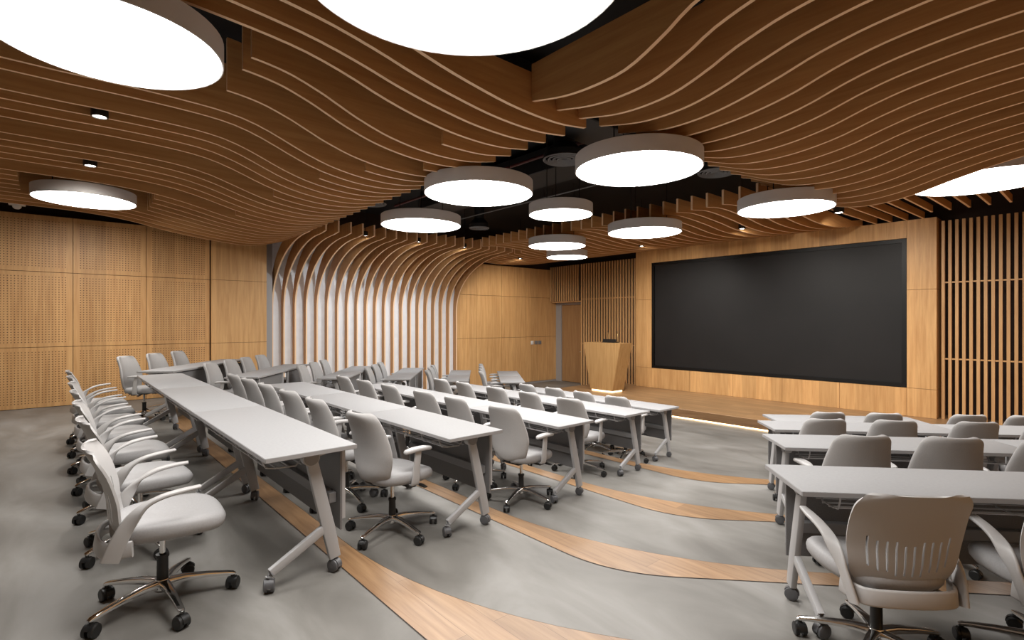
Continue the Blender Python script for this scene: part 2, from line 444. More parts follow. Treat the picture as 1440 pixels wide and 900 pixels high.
# stage
s = MB(); s.box(-9.7, XR, 9.66, 12.86, .035, .2, .006, 1); struct(s.build('floor_stage', M['stage'], smooth=0))
s = MB(); s.box(-9.66, XR, 9.72, 12.5, 0, .034); struct(s.build('trim_12', M['darkback'], smooth=0))
l = MB(); l.box(-9.6, XR - .1, 9.69, 9.715, .006, .026); tag(l.build('led_strip', M['led'], smooth=0), 'warm glowing light strip along the foot of the wooden stage', 'light strip')

# ------------------------------------------------------------------ ceiling fins
FT = .032
def fin(name, axis, pos, lo, hi, zlow, ztop, mat, n=56, plain_start=False):
    m = MB(); P = []
    ss = [lo + (hi - lo) * i / n for i in range(n + 1)]
    bot = [(q, zlow(q)) for q in ss]; top = [(q, ztop(q, zlow(q))) for q in ss]
    loop = bot + top[::-1]
    if axis == 'y': pts = [(pos - FT / 2, q, z) for q, z in loop]; vec = (FT, 0, 0)
    else: pts = [(q, pos - FT / 2, z) for q, z in loop]; vec = (0, FT, 0)
    A = [m.bm.verts.new(p_) for p_ in pts]; B = [m.bm.verts.new(Vector(p_) + Vector(vec)) for p_ in pts]
    k = len(A)
    for i in range(k): m.bm.faces.new((A[i], A[(i + 1) % k], B[(i + 1) % k], B[i]))
    for i in range(n):
        m.bm.faces.new((A[i], A[k - 1 - i], A[k - 2 - i], A[i + 1])); m.bm.faces.new((B[i], B[i + 1], B[k - 2 - i], B[k - 1 - i]))
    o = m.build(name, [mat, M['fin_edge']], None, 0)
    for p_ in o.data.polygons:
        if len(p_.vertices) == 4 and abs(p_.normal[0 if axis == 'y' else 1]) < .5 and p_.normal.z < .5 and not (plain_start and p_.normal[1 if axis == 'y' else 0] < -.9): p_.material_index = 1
    return o

# left field: fins run front to back, one every quarter metre; a few short ones start only in the trough
LA = [(-3.7, 4.02), (0, 4.02), (.5, 4.03), (1.1, 4.02), (1.4, 3.985), (1.65, 3.91), (1.8, 3.85), (2.0, 3.77), (2.3, 3.683), (2.7, 3.63), (3.15, 3.637), (3.55, 3.71)]
LN = [(-3.7, 3.99), (.5, 3.985), (.87, 3.965), (1.3, 3.925), (1.66, 3.86), (1.96, 3.79), (2.3, 3.73), (2.72, 3.68), (3.19, 3.675), (3.55, 3.72)]
LB = [(-3.7, 3.85), (0, 3.815), (.6, 3.785), (1.0, 3.735), (1.48, 3.635), (2.0, 3.56), (2.5, 3.51), (2.85, 3.495), (3.2, 3.55), (3.55, 3.65)]
def zl(x):
    if x > -4.3:
        f = max(0, min(1, (-x - 3.5) / .8)); return lambda y: interp(LN, y) * (1 - f) + interp(LA, y) * f
    f = max(0, min(1, (-x - 6.5) / 4.6)); return lambda y: interp(LA, y) * (1 - f) + interp(LB, y) * f
SHORT = {4: 2.70, 7: 2.97, 9: 2.54, 12: 2.33, 17: 2.2, 23: 2.1}
for i in range(33):
    x = -3.035 - .252 * i
    y0 = -3.6 if x > -8.6 else -.75
    rear = None
    if i in SHORT: y0 = SHORT[i]
    elif i in (5, 6, 8): y0 = 1.13; rear = -.75
    elif -10.2 < x < -9.3: y0 = 1.12; rear = -.36
    lab = 'oak ceiling fin of the left field, %s counted from the largest lamp' % ordn(i + 1)
    tp = lambda q, z: max(4.0, z + .24) + (.22 * max(0, min(1, (2.9 - q) / .8)) if i > 1 else 0)
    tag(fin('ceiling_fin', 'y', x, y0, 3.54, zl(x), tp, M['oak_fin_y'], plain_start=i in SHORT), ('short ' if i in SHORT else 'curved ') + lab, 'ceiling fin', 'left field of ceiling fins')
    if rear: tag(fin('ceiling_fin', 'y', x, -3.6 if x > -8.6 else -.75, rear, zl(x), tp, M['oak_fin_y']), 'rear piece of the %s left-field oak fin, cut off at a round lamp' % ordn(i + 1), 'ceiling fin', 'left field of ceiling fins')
# right field: fins run across the room
RA = [(-3, 3.757), (-2.63, 3.686), (-2.3, 3.67), (-2.07, 3.695), (-1.81, 3.80), (-1.62, 3.90), (-1.3, 3.97), (-.4, 4.0), (1.6, 4.0)]
RB = [(-3, 3.775), (-2.5, 3.675), (-2.02, 3.685), (-1.61, 3.75), (-1.26, 3.854), (-.95, 3.915), (-.45, 3.95), (1.6, 3.96)]
RC = [(-3, 3.835), (-2.86, 3.787), (-2.43, 3.573), (-2.03, 3.50), (-1.59, 3.54), (-1.1, 3.674), (-.55, 3.80), (.2, 3.88), (1.6, 3.90)]
def zr(y):
    if y < 4.25: f = (y - 2.87) / 1.38; return lambda q: interp(RA, q) * (1 - f) + interp(RB, q) * f
    f = (y - 4.25) / 3.66; return lambda q: interp(RB, q) * (1 - f) + interp(RC, q) * f
for i in range(19):
    y = 2.87 + .28 * i
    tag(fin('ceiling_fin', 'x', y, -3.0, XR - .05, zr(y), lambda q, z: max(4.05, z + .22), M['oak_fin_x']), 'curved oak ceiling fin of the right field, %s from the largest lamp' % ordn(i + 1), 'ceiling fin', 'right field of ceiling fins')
# front field: fins run from the opening to the screen wall
ZF = [(7.4, 3.73), (7.9, 3.78), (8.7, 3.75), (9.5, 3.69), (10.4, 3.70), (11.3, 3.79), (12.2, 3.93)]
x = -11.70; i = 0
while x < XR - .1:
    i += 1
    hi = 12.2 if x < -8.6 else 12.26
    if x > -2.0: hi = 11.5
    if x < -8.65: hi = 12.0
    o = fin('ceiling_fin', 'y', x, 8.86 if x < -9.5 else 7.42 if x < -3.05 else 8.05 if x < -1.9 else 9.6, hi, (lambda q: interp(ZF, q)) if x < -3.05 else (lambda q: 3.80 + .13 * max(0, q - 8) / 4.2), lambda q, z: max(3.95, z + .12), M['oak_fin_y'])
    tag(o, 'oak ceiling fin running to the screen wall, %s counted from the left' % ordn(i), 'ceiling fin', 'front field of ceiling fins')
    x += .25
# ribs: climb the left wall and bend into the ceiling
def rib(y):
    m = MB(); X0 = -12.12; XE = -9.72
    low = [(X0, .02), (X0, 1.2), (X0, 2.0), (X0 , 2.3)]
    n = 22
    for k in range(1, n + 1):
        t_ = k / n * PI / 2
        low.append((X0 + 2.15 * (1 - math.cos(t_)), 2.3 + 1.40 * math.sin(t_)))
    low.append((XE, 3.73))
    back = [(-12.265, .02), (-12.265, 1.2), (-12.265, 2.0), (-12.265, 2.3)]
    for k in range(1, n + 1):
        t_ = k / n * PI / 2
        back.append((-12.265 + .55 * (1 - math.cos(t_)) + (2.0) * (k / n) ** 2 * .82, 2.3 + 1.65 * math.sin(t_) ** .9))
    back.append((XE, 3.95))
    A = [m.bm.verts.new((a_, y - FT / 2, b_)) for a_, b_ in low]; B = [m.bm.verts.new((a_, y - FT / 2, b_)) for a_, b_ in back]
    A2 = [m.bm.verts.new((a_, y + FT / 2, b_)) for a_, b_ in low]; B2 = [m.bm.verts.new((a_, y + FT / 2, b_)) for a_, b_ in back]
    for k in range(len(A) - 1):
        m.bm.faces.new((A[k], A[k + 1], B[k + 1], B[k])); m.bm.faces.new((A2[k], B2[k], B2[k + 1], A2[k + 1]))
        m.bm.faces.new((A[k], A2[k], A2[k + 1], A[k + 1])); m.bm.faces.new((B[k], B[k + 1], B2[k + 1], B2[k]))
    m.bm.faces.new((A[0], B[0], B2[0], A2[0])); m.bm.faces.new((A[-1], A2[-1], B2[-1], B[-1]))
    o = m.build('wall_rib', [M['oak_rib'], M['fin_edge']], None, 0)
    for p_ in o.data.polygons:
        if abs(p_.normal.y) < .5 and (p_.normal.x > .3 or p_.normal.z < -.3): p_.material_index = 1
    return o
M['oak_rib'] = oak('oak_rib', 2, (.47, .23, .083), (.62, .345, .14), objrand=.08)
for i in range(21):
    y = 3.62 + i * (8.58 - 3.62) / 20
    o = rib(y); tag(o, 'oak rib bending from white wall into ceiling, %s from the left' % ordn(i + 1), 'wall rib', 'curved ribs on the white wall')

# ------------------------------------------------------------------ lamps
def lamp(x, y, z, r, label, bright=False):
    t = thing('ceiling_lamp', label, 'ceiling lamp', (x, y, z), 0, 'round ceiling lamps')
    hgt = .15 if r < .9 else .18
    m = MB(); m.lathe([(r - .012, .004), (r - .006, 0), (r, .004), (r, hgt), (r - .01, hgt + .006), (0, hgt + .006)], 64); m.build('housing', M['lamp_body'], t, 40)
    m = MB(); m.lathe([(0, .002), (r * .5, .002), (r - .012, .004)], 64); m.build('diffuser', M['lamp_front' if bright else 'lamp'], t, 40)
    top = ZC - z
    for k in range(3):
        a_ = 2 * PI * k / 3 + .5
        m = MB(); m.cyl((.6 * r * math.cos(a_), .6 * r * math.sin(a_), hgt), (.6 * r * math.cos(a_), .6 * r * math.sin(a_), top), .006, n=6); m.build('suspension_rod', M['duct'], t)
LAMPS = [(-4.87, 3.77, 3.5, .64, 'round white lamp at the middle of the black ceiling opening, left of the pair'),
 (-3.05, 4.36, 3.5, .62, 'large round lamp tucked under the corner of the right fin field'),
 (-7.07, 4.33, 3.5, .62, 'round lamp beside the ribbed wall end of the ceiling opening'),
 (-5.05, 5.37, 3.5, .45, 'smaller round lamp in the centre of the black ceiling opening'),
 (-5.13, 7.52, 3.5, .61, 'round lamp under the front fins, nearest the middle of the screen'),
 (-7.2, 7.55, 3.5, .57, 'round lamp under the front fins, upper of the two overlapping'),
 (-8.3, 9.04, 3.5, .48, 'small round lamp near the lectern corner, lower of the two overlapping'),
 (-2.71, 7.11, 3.45, .57, 'round lamp hanging under the tip of the right fin bulge'),
 (-9.71, .34, 3.74, .60, 'round lamp set in the left fins near the perforated wall'),
 (-4.05, .26, 3.7, .615, 'big bright round lamp in the top left corner'),
 (-1.80, 1.30, 3.5, .73, 'largest round lamp, cut by the top edge of the view'),
 (-.96, 8.72, 3.74, .75, 'round lamp at the right edge behind the right fins')]
for a in LAMPS: lamp(*a, bright=a[1] > 4 and a[0] < -2)
def downlight(x, y, z, label, r=.07):
    t = thing('downlight', label, 'downlight', (x, y, z), 0, 'small downlights')
    m = MB(); m.lathe([(r * .78, .012), (r * .8, 0), (r, 0), (r, .09), (0, .09)], 24); m.build('housing', M['blackpl'], t)
    m = MB(); m.lathe([(0, .008), (r * .78, .01)], 24); m.build('lens', M['lamp_small'], t)
    m = MB(); m.cyl((0, 0, .09), (0, 0, ZC - z), .006, n=6); m.build('suspension_rod', M['duct'], t)
def spot(x, y, z, w, target, ang=115, col=(1, .95, .87)):
    l_ = bpy.data.lights.new('downlight_beam', 'SPOT'); l_.energy = w; l_.spot_size = R(ang); l_.spot_blend = 1.0; l_.shadow_soft_size = .05; l_.color = col
    o_ = bpy.data.objects.new('downlight_beam', l_); COL.objects.link(o_); o_.location = (x, y, z - .01)
    o_.rotation_euler = (Vector(target) - Vector((x, y, z))).to_track_quat('-Z', 'Y').to_euler()
for a in ((-6.437, .33, 3.985, 80, (-6.5, .3, .5)), (-8.2, .33, 3.905, 120, (-10.5, .3, .5)),
          (-2.825, 9.6, 3.77, 115, (-2.9, 12.2, 1.6)), (-6.825, 9.9, 3.685, 150, (-7.4, 12.2, 1.4)), (-4.325, 9.4, 3.685, 160, (-4.9, 12.2, 1.2)),
          (-10.325, 9.4, 3.685, 135, (-12.2, 10.6, 1.4)), (-9.86, 4.736, 3.735, 95, (-12.2, 4.6, 1.2), 115, (.92, .97, 1)), (-9.86, 5.976, 3.735, 95, (-12.2, 6.0, 1.2), 115, (.92, .97, 1)), (-9.86, 7.216, 3.735, 95, (-12.2, 7.4, 1.2), 115, (.92, .97, 1))): spot(*a)
for q, (yy_, la) in enumerate(((4.736, 'left'), (5.976, 'middle'), (7.216, 'right'))): downlight(-9.86, yy_, 3.735, 'tiny downlight at the tips of the wall ribs, %s of three' % la, .045)
downlight(-6.437, .33, 3.985, 'small downlight between left fins, the upper one near the left edge')
downlight(-8.2, .33, 3.905, 'small downlight between left fins, the lower one above the left lamp')
downlight(-2.825, 9.6, 3.77, 'small downlight between front fins, right above the screen', .075)
downlight(-6.825, 9.9, 3.685, 'tiny downlight between front fins above the slat screen', .06)
downlight(-4.325, 9.4, 3.685, 'tiny downlight in front fins over the left half of the screen', .06)
downlight(-10.325, 9.4, 3.685, 'tiny downlight in the corner ahead of the last rib', .06)

# black void: ducts, round air diffusers, pipes
def diffuser(x, y, z, label, r=.27):
    t = thing('air_diffuser', label, 'air vent', (x, y, z), 0, 'round ceiling air vents')
    m = MB()
    for k in range(4):
        rr = r * (1 - .22 * k)
        m.lathe([(rr, 0), (rr - .012, -.012), (rr - .035, .02), (rr - .02, .025), (rr, 0)], 40)
    m.build('ring_grille', M['panel'], t)
    m = MB(); m.lathe([(r * .97, .01), (r * .97, .08), (r * .5, .2), (r * .5, ZC + .05 - z)], 32); m.build('duct_collar', M['duct'], t)
diffuser(-4.5, 4.85, 4.05, 'round dark air vent left of the large corner lamp')
diffuser(-8.4, 4.15, 4.05, 'round dark air vent beside the tips of the left fins', .25)
diffuser(-3.45, 6.75, 4.02, 'round dark air vent before the front fins on the right', .25)
diffuser(-8.9, 6.9, 4.02, 'round dark air vent before the last ribs', .22)
m = MB(); m.box(-9.2, -3.2, 5.6, 6.3, 4.3, 4.65, .01, 1); m.box(-4.4, -3.8, 3.4, 5.6, 4.28, 4.62, .01, 1); tag(m.build('air_duct', M['duct'], smooth=0), 'black painted square air duct in the ceiling opening', 'air duct')
m = MB(); m.cyl((-9.5, 5.2, 4.35), (-3.0, 5.2, 4.35), .022, n=10); tag(m.build('sprinkler_pipe', M['redpipe']), 'thin dark red pipe crossing the black ceiling opening', 'pipe')
m = MB(); m.cyl((-9.5, 6.7, 4.25), (-2.6, 6.7, 4.25), .012, n=10); tag(m.build('cable_conduit', M['panel']), 'thin grey conduit crossing the ceiling opening before the front fins', 'conduit')
m = MB(); m.lathe([(0, -.035), (.03, -.035), (.05, -.015), (.055, 0), (.055, .03), (0, .03)], 20); m.box(-.1, .1, -.1, .1, .03, .06); m.cyl((0, 0, .06), (0, 0, .9), .012, n=8)
o = m.build('smoke_detector', M['whitepl']); o.location = (-11.5, -.45, 3.84); tag(o, 'small white detector in the dark gap above the perforated wall', 'detector')

# ------------------------------------------------------------------ lectern
t = thing('lectern', 'tapered oak lectern standing on the stage left of the screen', 'lectern', (-8.5, 10.80, .2))
m = MB()
bw, bd, tw, td = .36, .22, .60, .26
m.loft([[(-bw, -.25, .035), (bw, -.25, .035), (bw, bd, .035), (-bw, bd, .035)], [(-tw, -.25, 1.25), (tw, -.25, 1.25), (tw, td, 1.25), (-tw, td, 1.25)]])
bmesh.ops.bevel(m.bm, geom=m.bm.edges[:], offset=.008, segments=2, affect='EDGES')
m.build('body', M['oak_lectern'], t, 30)
m = MB(); m.box(-bw + .03, bw - .03, -.225, bd - .03, .0, .035); m.build('glowing_plinth', M['led'], t, 0)
m = MB(); m.box(-.16, .24, -.02, .16, 0, .02, .004, 1); m.box(-.17, .25, .03, .05, .015, .09, .004, 1)
o = m.build('control_console', M['blackpl'], None); o.location = (-8.5, 10.80, 1.45); tag(o, 'black control console lying on top of the oak lectern', 'console')
for k, (dx, la) in enumerate(((-.1, 'left'), (.2, 'right'))):
    t2 = thing('gooseneck_microphone', 'thin gooseneck microphone on the lectern, %s of two' % la, 'microphone', (-8.5 + dx, 10.98, 1.45), 0, 'lectern microphones')
    m = MB(); m.lathe([(0, 0), (.03, 0), (.03, .012), (.012, .02), (0, .02)], 16); m.build('foot', M['blackpl'], t2)
    m = MB(); m.tube([(0, 0, .015), (0, 0, .1), (-.01, .01, .18), (-.03, .03, .24), (-.06, .06, .27)], .005, 8); m.build('gooseneck', M['brass'], t2)
    m = MB(); m.cyl((-.06, .06, .27), (-.1, .1, .285), .011, n=12); m.build('capsule', M['blackpl'], t2)
# wall controls
m = MB(); m.box(-.012, 0, -.06, .06, -.06, .06, .006, 2); m.cyl((.0, 0, 0), (.012, 0, 0), .025, n=20); o = m.build('wall_sounder', M['whitepl']); o.location = (-12.186, 11.62, 1.31); tag(o, 'white square sounder plate on the plain oak wall', 'wall plate')
for k, yy_ in enumerate((11.80, 11.97)):
    m = MB(); m.box(-.012, 0, -.07, .07, -.06, .06, .004, 1)
    for q in range(3): m.box(0, .004, -.045 + q * .035, -.02 + q * .035, -.035, .035, .001, 1)
    o = m.build('light_switch', M['grey_metal']); o.location = (-12.188, yy_, 1.31)
    tag(o, 'dark switch plate on the oak wall, %s' % ('beside the white sounder' if k == 0 else 'the one nearer the door'), 'switch', 'dark switch plates')

# ------------------------------------------------------------------ desks
def caster_mesh(r, mat, name, wd=.022):
    m = MB()
    for s_ in (-1, 1):
        x0 = s_ * .008; x1 = s_ * (.008 + wd)
        prof = [(x0, r * .9), (x0, r), (x1 - s_ * .004, r), (x1, r * .82), (x1, r * .3)]
        n = 20; rings = []
        for xx, rr in prof: rings.append([(xx, rr * math.cos(2 * PI * k / n), r + rr * math.sin(2 * PI * k / n)) for k in range(n)])
        m.loft(rings)
    # hood over the two wheels and the stem
    hood = []
    for xx in (-.012, .012): hood.append([(xx, (r + .004) * math.cos(a_), r + (r + .004) * math.sin(a_)) for a_ in [PI * .12 + k * PI * .9 / 8 for k in range(9)]] + [(xx, r * .2, r)])
    m.loft(hood)
    m.cyl((0, 0, r), (0, 0, r * 2 + .02), .009, n=10)
    return m.mesh(name, mat, 35)
DC = caster_mesh(.036, M['greycast'], 'desk_caster', .02)
CC = caster_mesh(.032, M['blackpl'], 'chair_caster', .021)

DESK_H = .75; DD = .5
def make_desk(L):
    h = L / 2
    t = thing('folding_desk', 'x', 'desk')
    m = MB(); m.box(-h + .001, h - .001, -DD / 2, DD / 2, DESK_H - .027, DESK_H, .003, 2); m.build('tabletop', [M['top']], t)
    m = MB()
    for s_ in (-1, 1): m.box(-h + .002, h - .002, s_ * (DD / 2 + .0006) - .0012, s_ * (DD / 2 + .0006) + .0012, DESK_H - .024, DESK_H - .003)
    for s_ in (-1, 1): m.box(s_ * (h + .0001) - .0012, s_ * (h + .0001) + .0012, -DD / 2 + .003, DD / 2 - .003, DESK_H - .024, DESK_H - .003)
    m.build('edge_band', M['edge'], t, 0)
    xf = h - .115
    m = MB(); m.box(-xf, xf, .0, .045, .665, .70, .004, 1); m.build('cross_beam', M['grey_metal'], t)
    for s_ in (-1, 1):
        lf = bpy.data.objects.new('leg_frame', None)
        m = MB(); x_ = s_ * xf
        m.sweep([(x_, .025, .69), (x_, .07, .50), (x_, .125, .27), (x_, .165, .085)], [.062, .07, .074, .066], .036, (0, 1, 0), rnd=.2)
        m.sweep([(x_, .135, .285), (x_, .03, .225), (x_, -.13, .135), (x_, -.185, .105), (x_, -.195, .08)], [.05, .05, .048, .046, .042], .034, (0, .5, 1), rnd=.2)
        m.cyl((x_ - .026, .022, .69), (x_ + .026, .022, .69), .047, n=24)
        m.sweep([(x_, .03, .695), (x_, .17, .722)], .03, .02, (0, 0, 1), rnd=.15)
        m.sweep([(x_, .02, .70), (x_, -.18, .716)], .022, .02, (0, 0, 1), rnd=.15)
        m.box(x_ - .012, x_ + .012, .205, .225, .30, .722)
        lf = m.build('leg_frame', M['white_metal'], t)
        m = MB(); m.cyl((x_ + s_ * .026, .022, .69), (x_ + s_ * .032, .022, .69), .041, n=24); m.build('pivot_cap', M['grey_metal'], lf)
        inst('caster', DC, lf, (x_, .165, .002), R(90 + 25 * s_)); inst('caster', DC, lf, (x_, -.197, .002), R(70 * s_))
    m = MB(); m.box(-xf - .02, xf + .02, .190, .204, .24, .705, .002, 1)
    for s_ in (-1, 1):
        for q in range(3):
            for e in range(2): m.box(s_ * (xf - .16) - .012 + e * .02, s_ * (xf - .16) - .004 + e * .02, .1885, .19, .29 + q * .022, .296 + q * .022)
    m.build('modesty_panel', M['panel'], t, 0)
    m = MB(); m.box(-xf + .03, xf - .03, .145, .19, .39, .45, .003, 1); m.build('cable_rail', M['rail'], t)
    m = MB(); hl = xf - .06
    for yy_, zz in ((-.19, .655), (-.14, .645), (-.07, .64), (-.0, .64)):
        m.tube([(-hl, yy_, zz), (hl, yy_, zz)], .0045, 6)
    nx = max(3, int(round(L / .3)))
    for k in range(nx):
        x_ = -hl + .02 + (2 * hl - .04) * k / (nx - 1)
        m.tube([(x_, -.215, .722), (x_, -.21, .69), (x_, -.19, .65), (x_, -.14, .64), (x_, -.03, .635), (x_, .0, .665)], .0045, 6)
    m.build('storage_rack', M['white_metal'], t)
    return t
_desks = {}
def desk(L, x, y, z, rz, label, group):
    k = round(L, 3)
    if k not in _desks: o = _desks[k] = make_desk(L)
    else: o = copy_tree(_desks[k])
    o.location = (x, y, z); o.rotation_euler = (0, 0, rz); o['label'] = label; o['group'] = group
    return o
ROWS = {1: (-2.85, .815, [1.84, 1.84, 1.84], 'rearmost row nearest the camera'),
        2: (-3.09, 2.13, [1.4, 1.45, 1.45], 'second row from the back'),
        3: (-3.33, 3.52, [1.4, 1.4, 1.4], 'third row from the back'),
        4: (-3.72, 5.07, [1.25, 1.25, 1.25], 'fourth row from the back'),
        5: (-4.10, 6.39, [1.5, 1.5], 'front row by the stage')}
pos3 = {3: ['aisle end', 'middle', 'far left end'], 2: ['aisle end', 'far left end']}
for k, (xr, yr, Ls, nm) in ROWS.items():
    x = xr
    for i, L_ in enumerate(Ls):
        desk(L_, x - L_ / 2, yr + DD / 2, TZ[k], 0, 'grey wheeled desk of the centre block, %s, %s' % (nm, pos3[len(Ls)][i]), 'centre block desks')
        x -= L_ + .004
RIGHT = {2: (-1.316, 3.16, 'nearest row'), 3: (-1.957, 4.64, 'second row'), 4: (-2.56, 5.95, 'third row'), 5: (-3.02, 7.17, 'farthest row by the stage')}
ux, uy = math.cos(RW), math.sin(RW)       # along the right desks
nx_, ny_ = -math.sin(RW), math.cos(RW)    # towards the stage
for k, (fx, fy, nm) in RIGHT.items():
    for i in range(2):
        s_ = 1.8 * (i + .5) + .004 * i
        if k == 5 and i == 1: continue
        desk(1.8, fx + ux * s_ - nx_ * DD / 2, fy + uy * s_ - ny_ * DD / 2, TZ[k], RW, 'grey wheeled desk of the right block, %s, %s' % (nm, 'aisle end' if i == 0 else 'outer end'), 'right block desks')
LEFT = [(1, -8.75, 1.27, 'first (nearest)'), (2, -8.47, 2.32, 'second'), (3, -8.64, 3.8, 'third'), (4, -8.87, 5.19, 'fourth'), (5, -8.81, 6.55, 'fifth'), (5, -7.84, 7.27, 'last, by the stage')]
lx, ly = -math.cos(LW), math.sin(LW)
lnx, lny = math.sin(LW), math.cos(LW)
for k, fx, fy, nm in LEFT:
    for i in range(2):
        s_ = 1.2 * (i + .5) + .004 * i
        desk(1.2, fx + lx * s_ - lnx * DD / 2, fy + ly * s_ - lny * DD / 2, TZ[k], -LW, 'grey wheeled desk of the left wing, %s row, %s' % (nm, 'inner end' if i == 0 else 'wall end'), 'left wing desks')

# ------------------------------------------------------------------ chairs
def superell(w, d, n, e=3.2):
    out = []
    for k in range(n):
        a_ = 2 * PI * k / n; c_, s_ = math.cos(a_), math.sin(a_)
        out.append((w * math.copysign(abs(c_) ** (2 / e), c_), d * math.copysign(abs(s_) ** (2 / e), s_)))
    return out
def cushion(w, d, z0, th, yc=0, drop=.05, back=.0, n=40, e=3.2):
    m = MB(); rings = []
    for sc, f in ((.80, 0), (.93, .06), (.985, .28), (1, .55), (.98, .78), (.93, .93), (.8, 1.0), (.55, 1.0), (.28, .985), (.08, .98)):
        ring = []
        for px, py in superell(w / 2, d / 2, n, e):
            x_, y_ = px * sc, py * sc
            wf = 1 - .10 * max(0, -y_ / d) * 2
            z_ = z0 + th * f - drop * max(0, (y_ / d * 2 - .35)) ** 2 - .012 * (1 - min(1, (abs(x_) / (w / 2)) ** 2)) * (1 if f > .6 else 0)
            ring.append((x_ * wf, yc + y_, z_))
        rings.append(ring)
    m.loft(rings); return m
STAR0 = None
def star_base(t, r=.32, rot=0):
    m = MB()
    m.lathe([(0, .07), (.03, .07), (.042, .085), (.042, .115), (.034, .135), (0, .135)], 20)
    for k in range(5):
        a_ = rot + 2 * PI * k / 5; c_, s_ = math.cos(a_), math.sin(a_)
        sd = (-s_, c_, 0)
        m.sweep([(c_ * q, s_ * q, z) for q, z in ((.02, .112), (.10, .116), (.2, .106), (.29, .092), (r, .085), (r + .012, .08))], [.05, .044, .036, .030, .030, .022], [.04, .034, .026, .02, .018, .012], sd, rnd=.3)
    b_ = m.build('star_base', M['chrome'], t)
    for k in range(5):
        a_ = rot + 2 * PI * k / 5
        inst('caster', CC, b_, (math.cos(a_) * r, math.sin(a_) * r, .001), a_ + 1.9 + .8 * k)
    m = MB(); m.cyl((0, 0, .10), (0, 0, .255), .027, .025, 18); m.lathe([(.030, .245), (.030, .26), (.016, .262)], 18); m.build('gas_spring_cover', M['blackpl'], t)
    m = MB(); m.cyl((0, 0, .24), (0, 0, .40), .014, n=14); m.build('gas_spring', M['chrome'], t)
def bezc(P, n=12):
    P = [Vector(p_) for p_ in P]; out = []
    for i in range(len(P) - 1):
        p0 = P[max(i - 1, 0)]; p1 = P[i]; p2 = P[i + 1]; p3 = P[min(i + 2, len(P) - 1)]
        for k in range(n):
            t_ = k / n
            out.append(.5 * ((2 * p1) + (-p0 + p2) * t_ + (2 * p0 - 5 * p1 + 4 * p2 - p3) * t_ * t_ + (-p0 + 3 * p1 - 3 * p2 + p3) * t_ ** 3))
    out.append(P[-1]); return out
def lerp_list(v, n):
    out = []
    for k in range(n):
        f = k / (n - 1) * (len(v) - 1); i = min(int(f), len(v) - 2); out.append(v[i] + (v[i + 1] - v[i]) * (f - i))
    return out

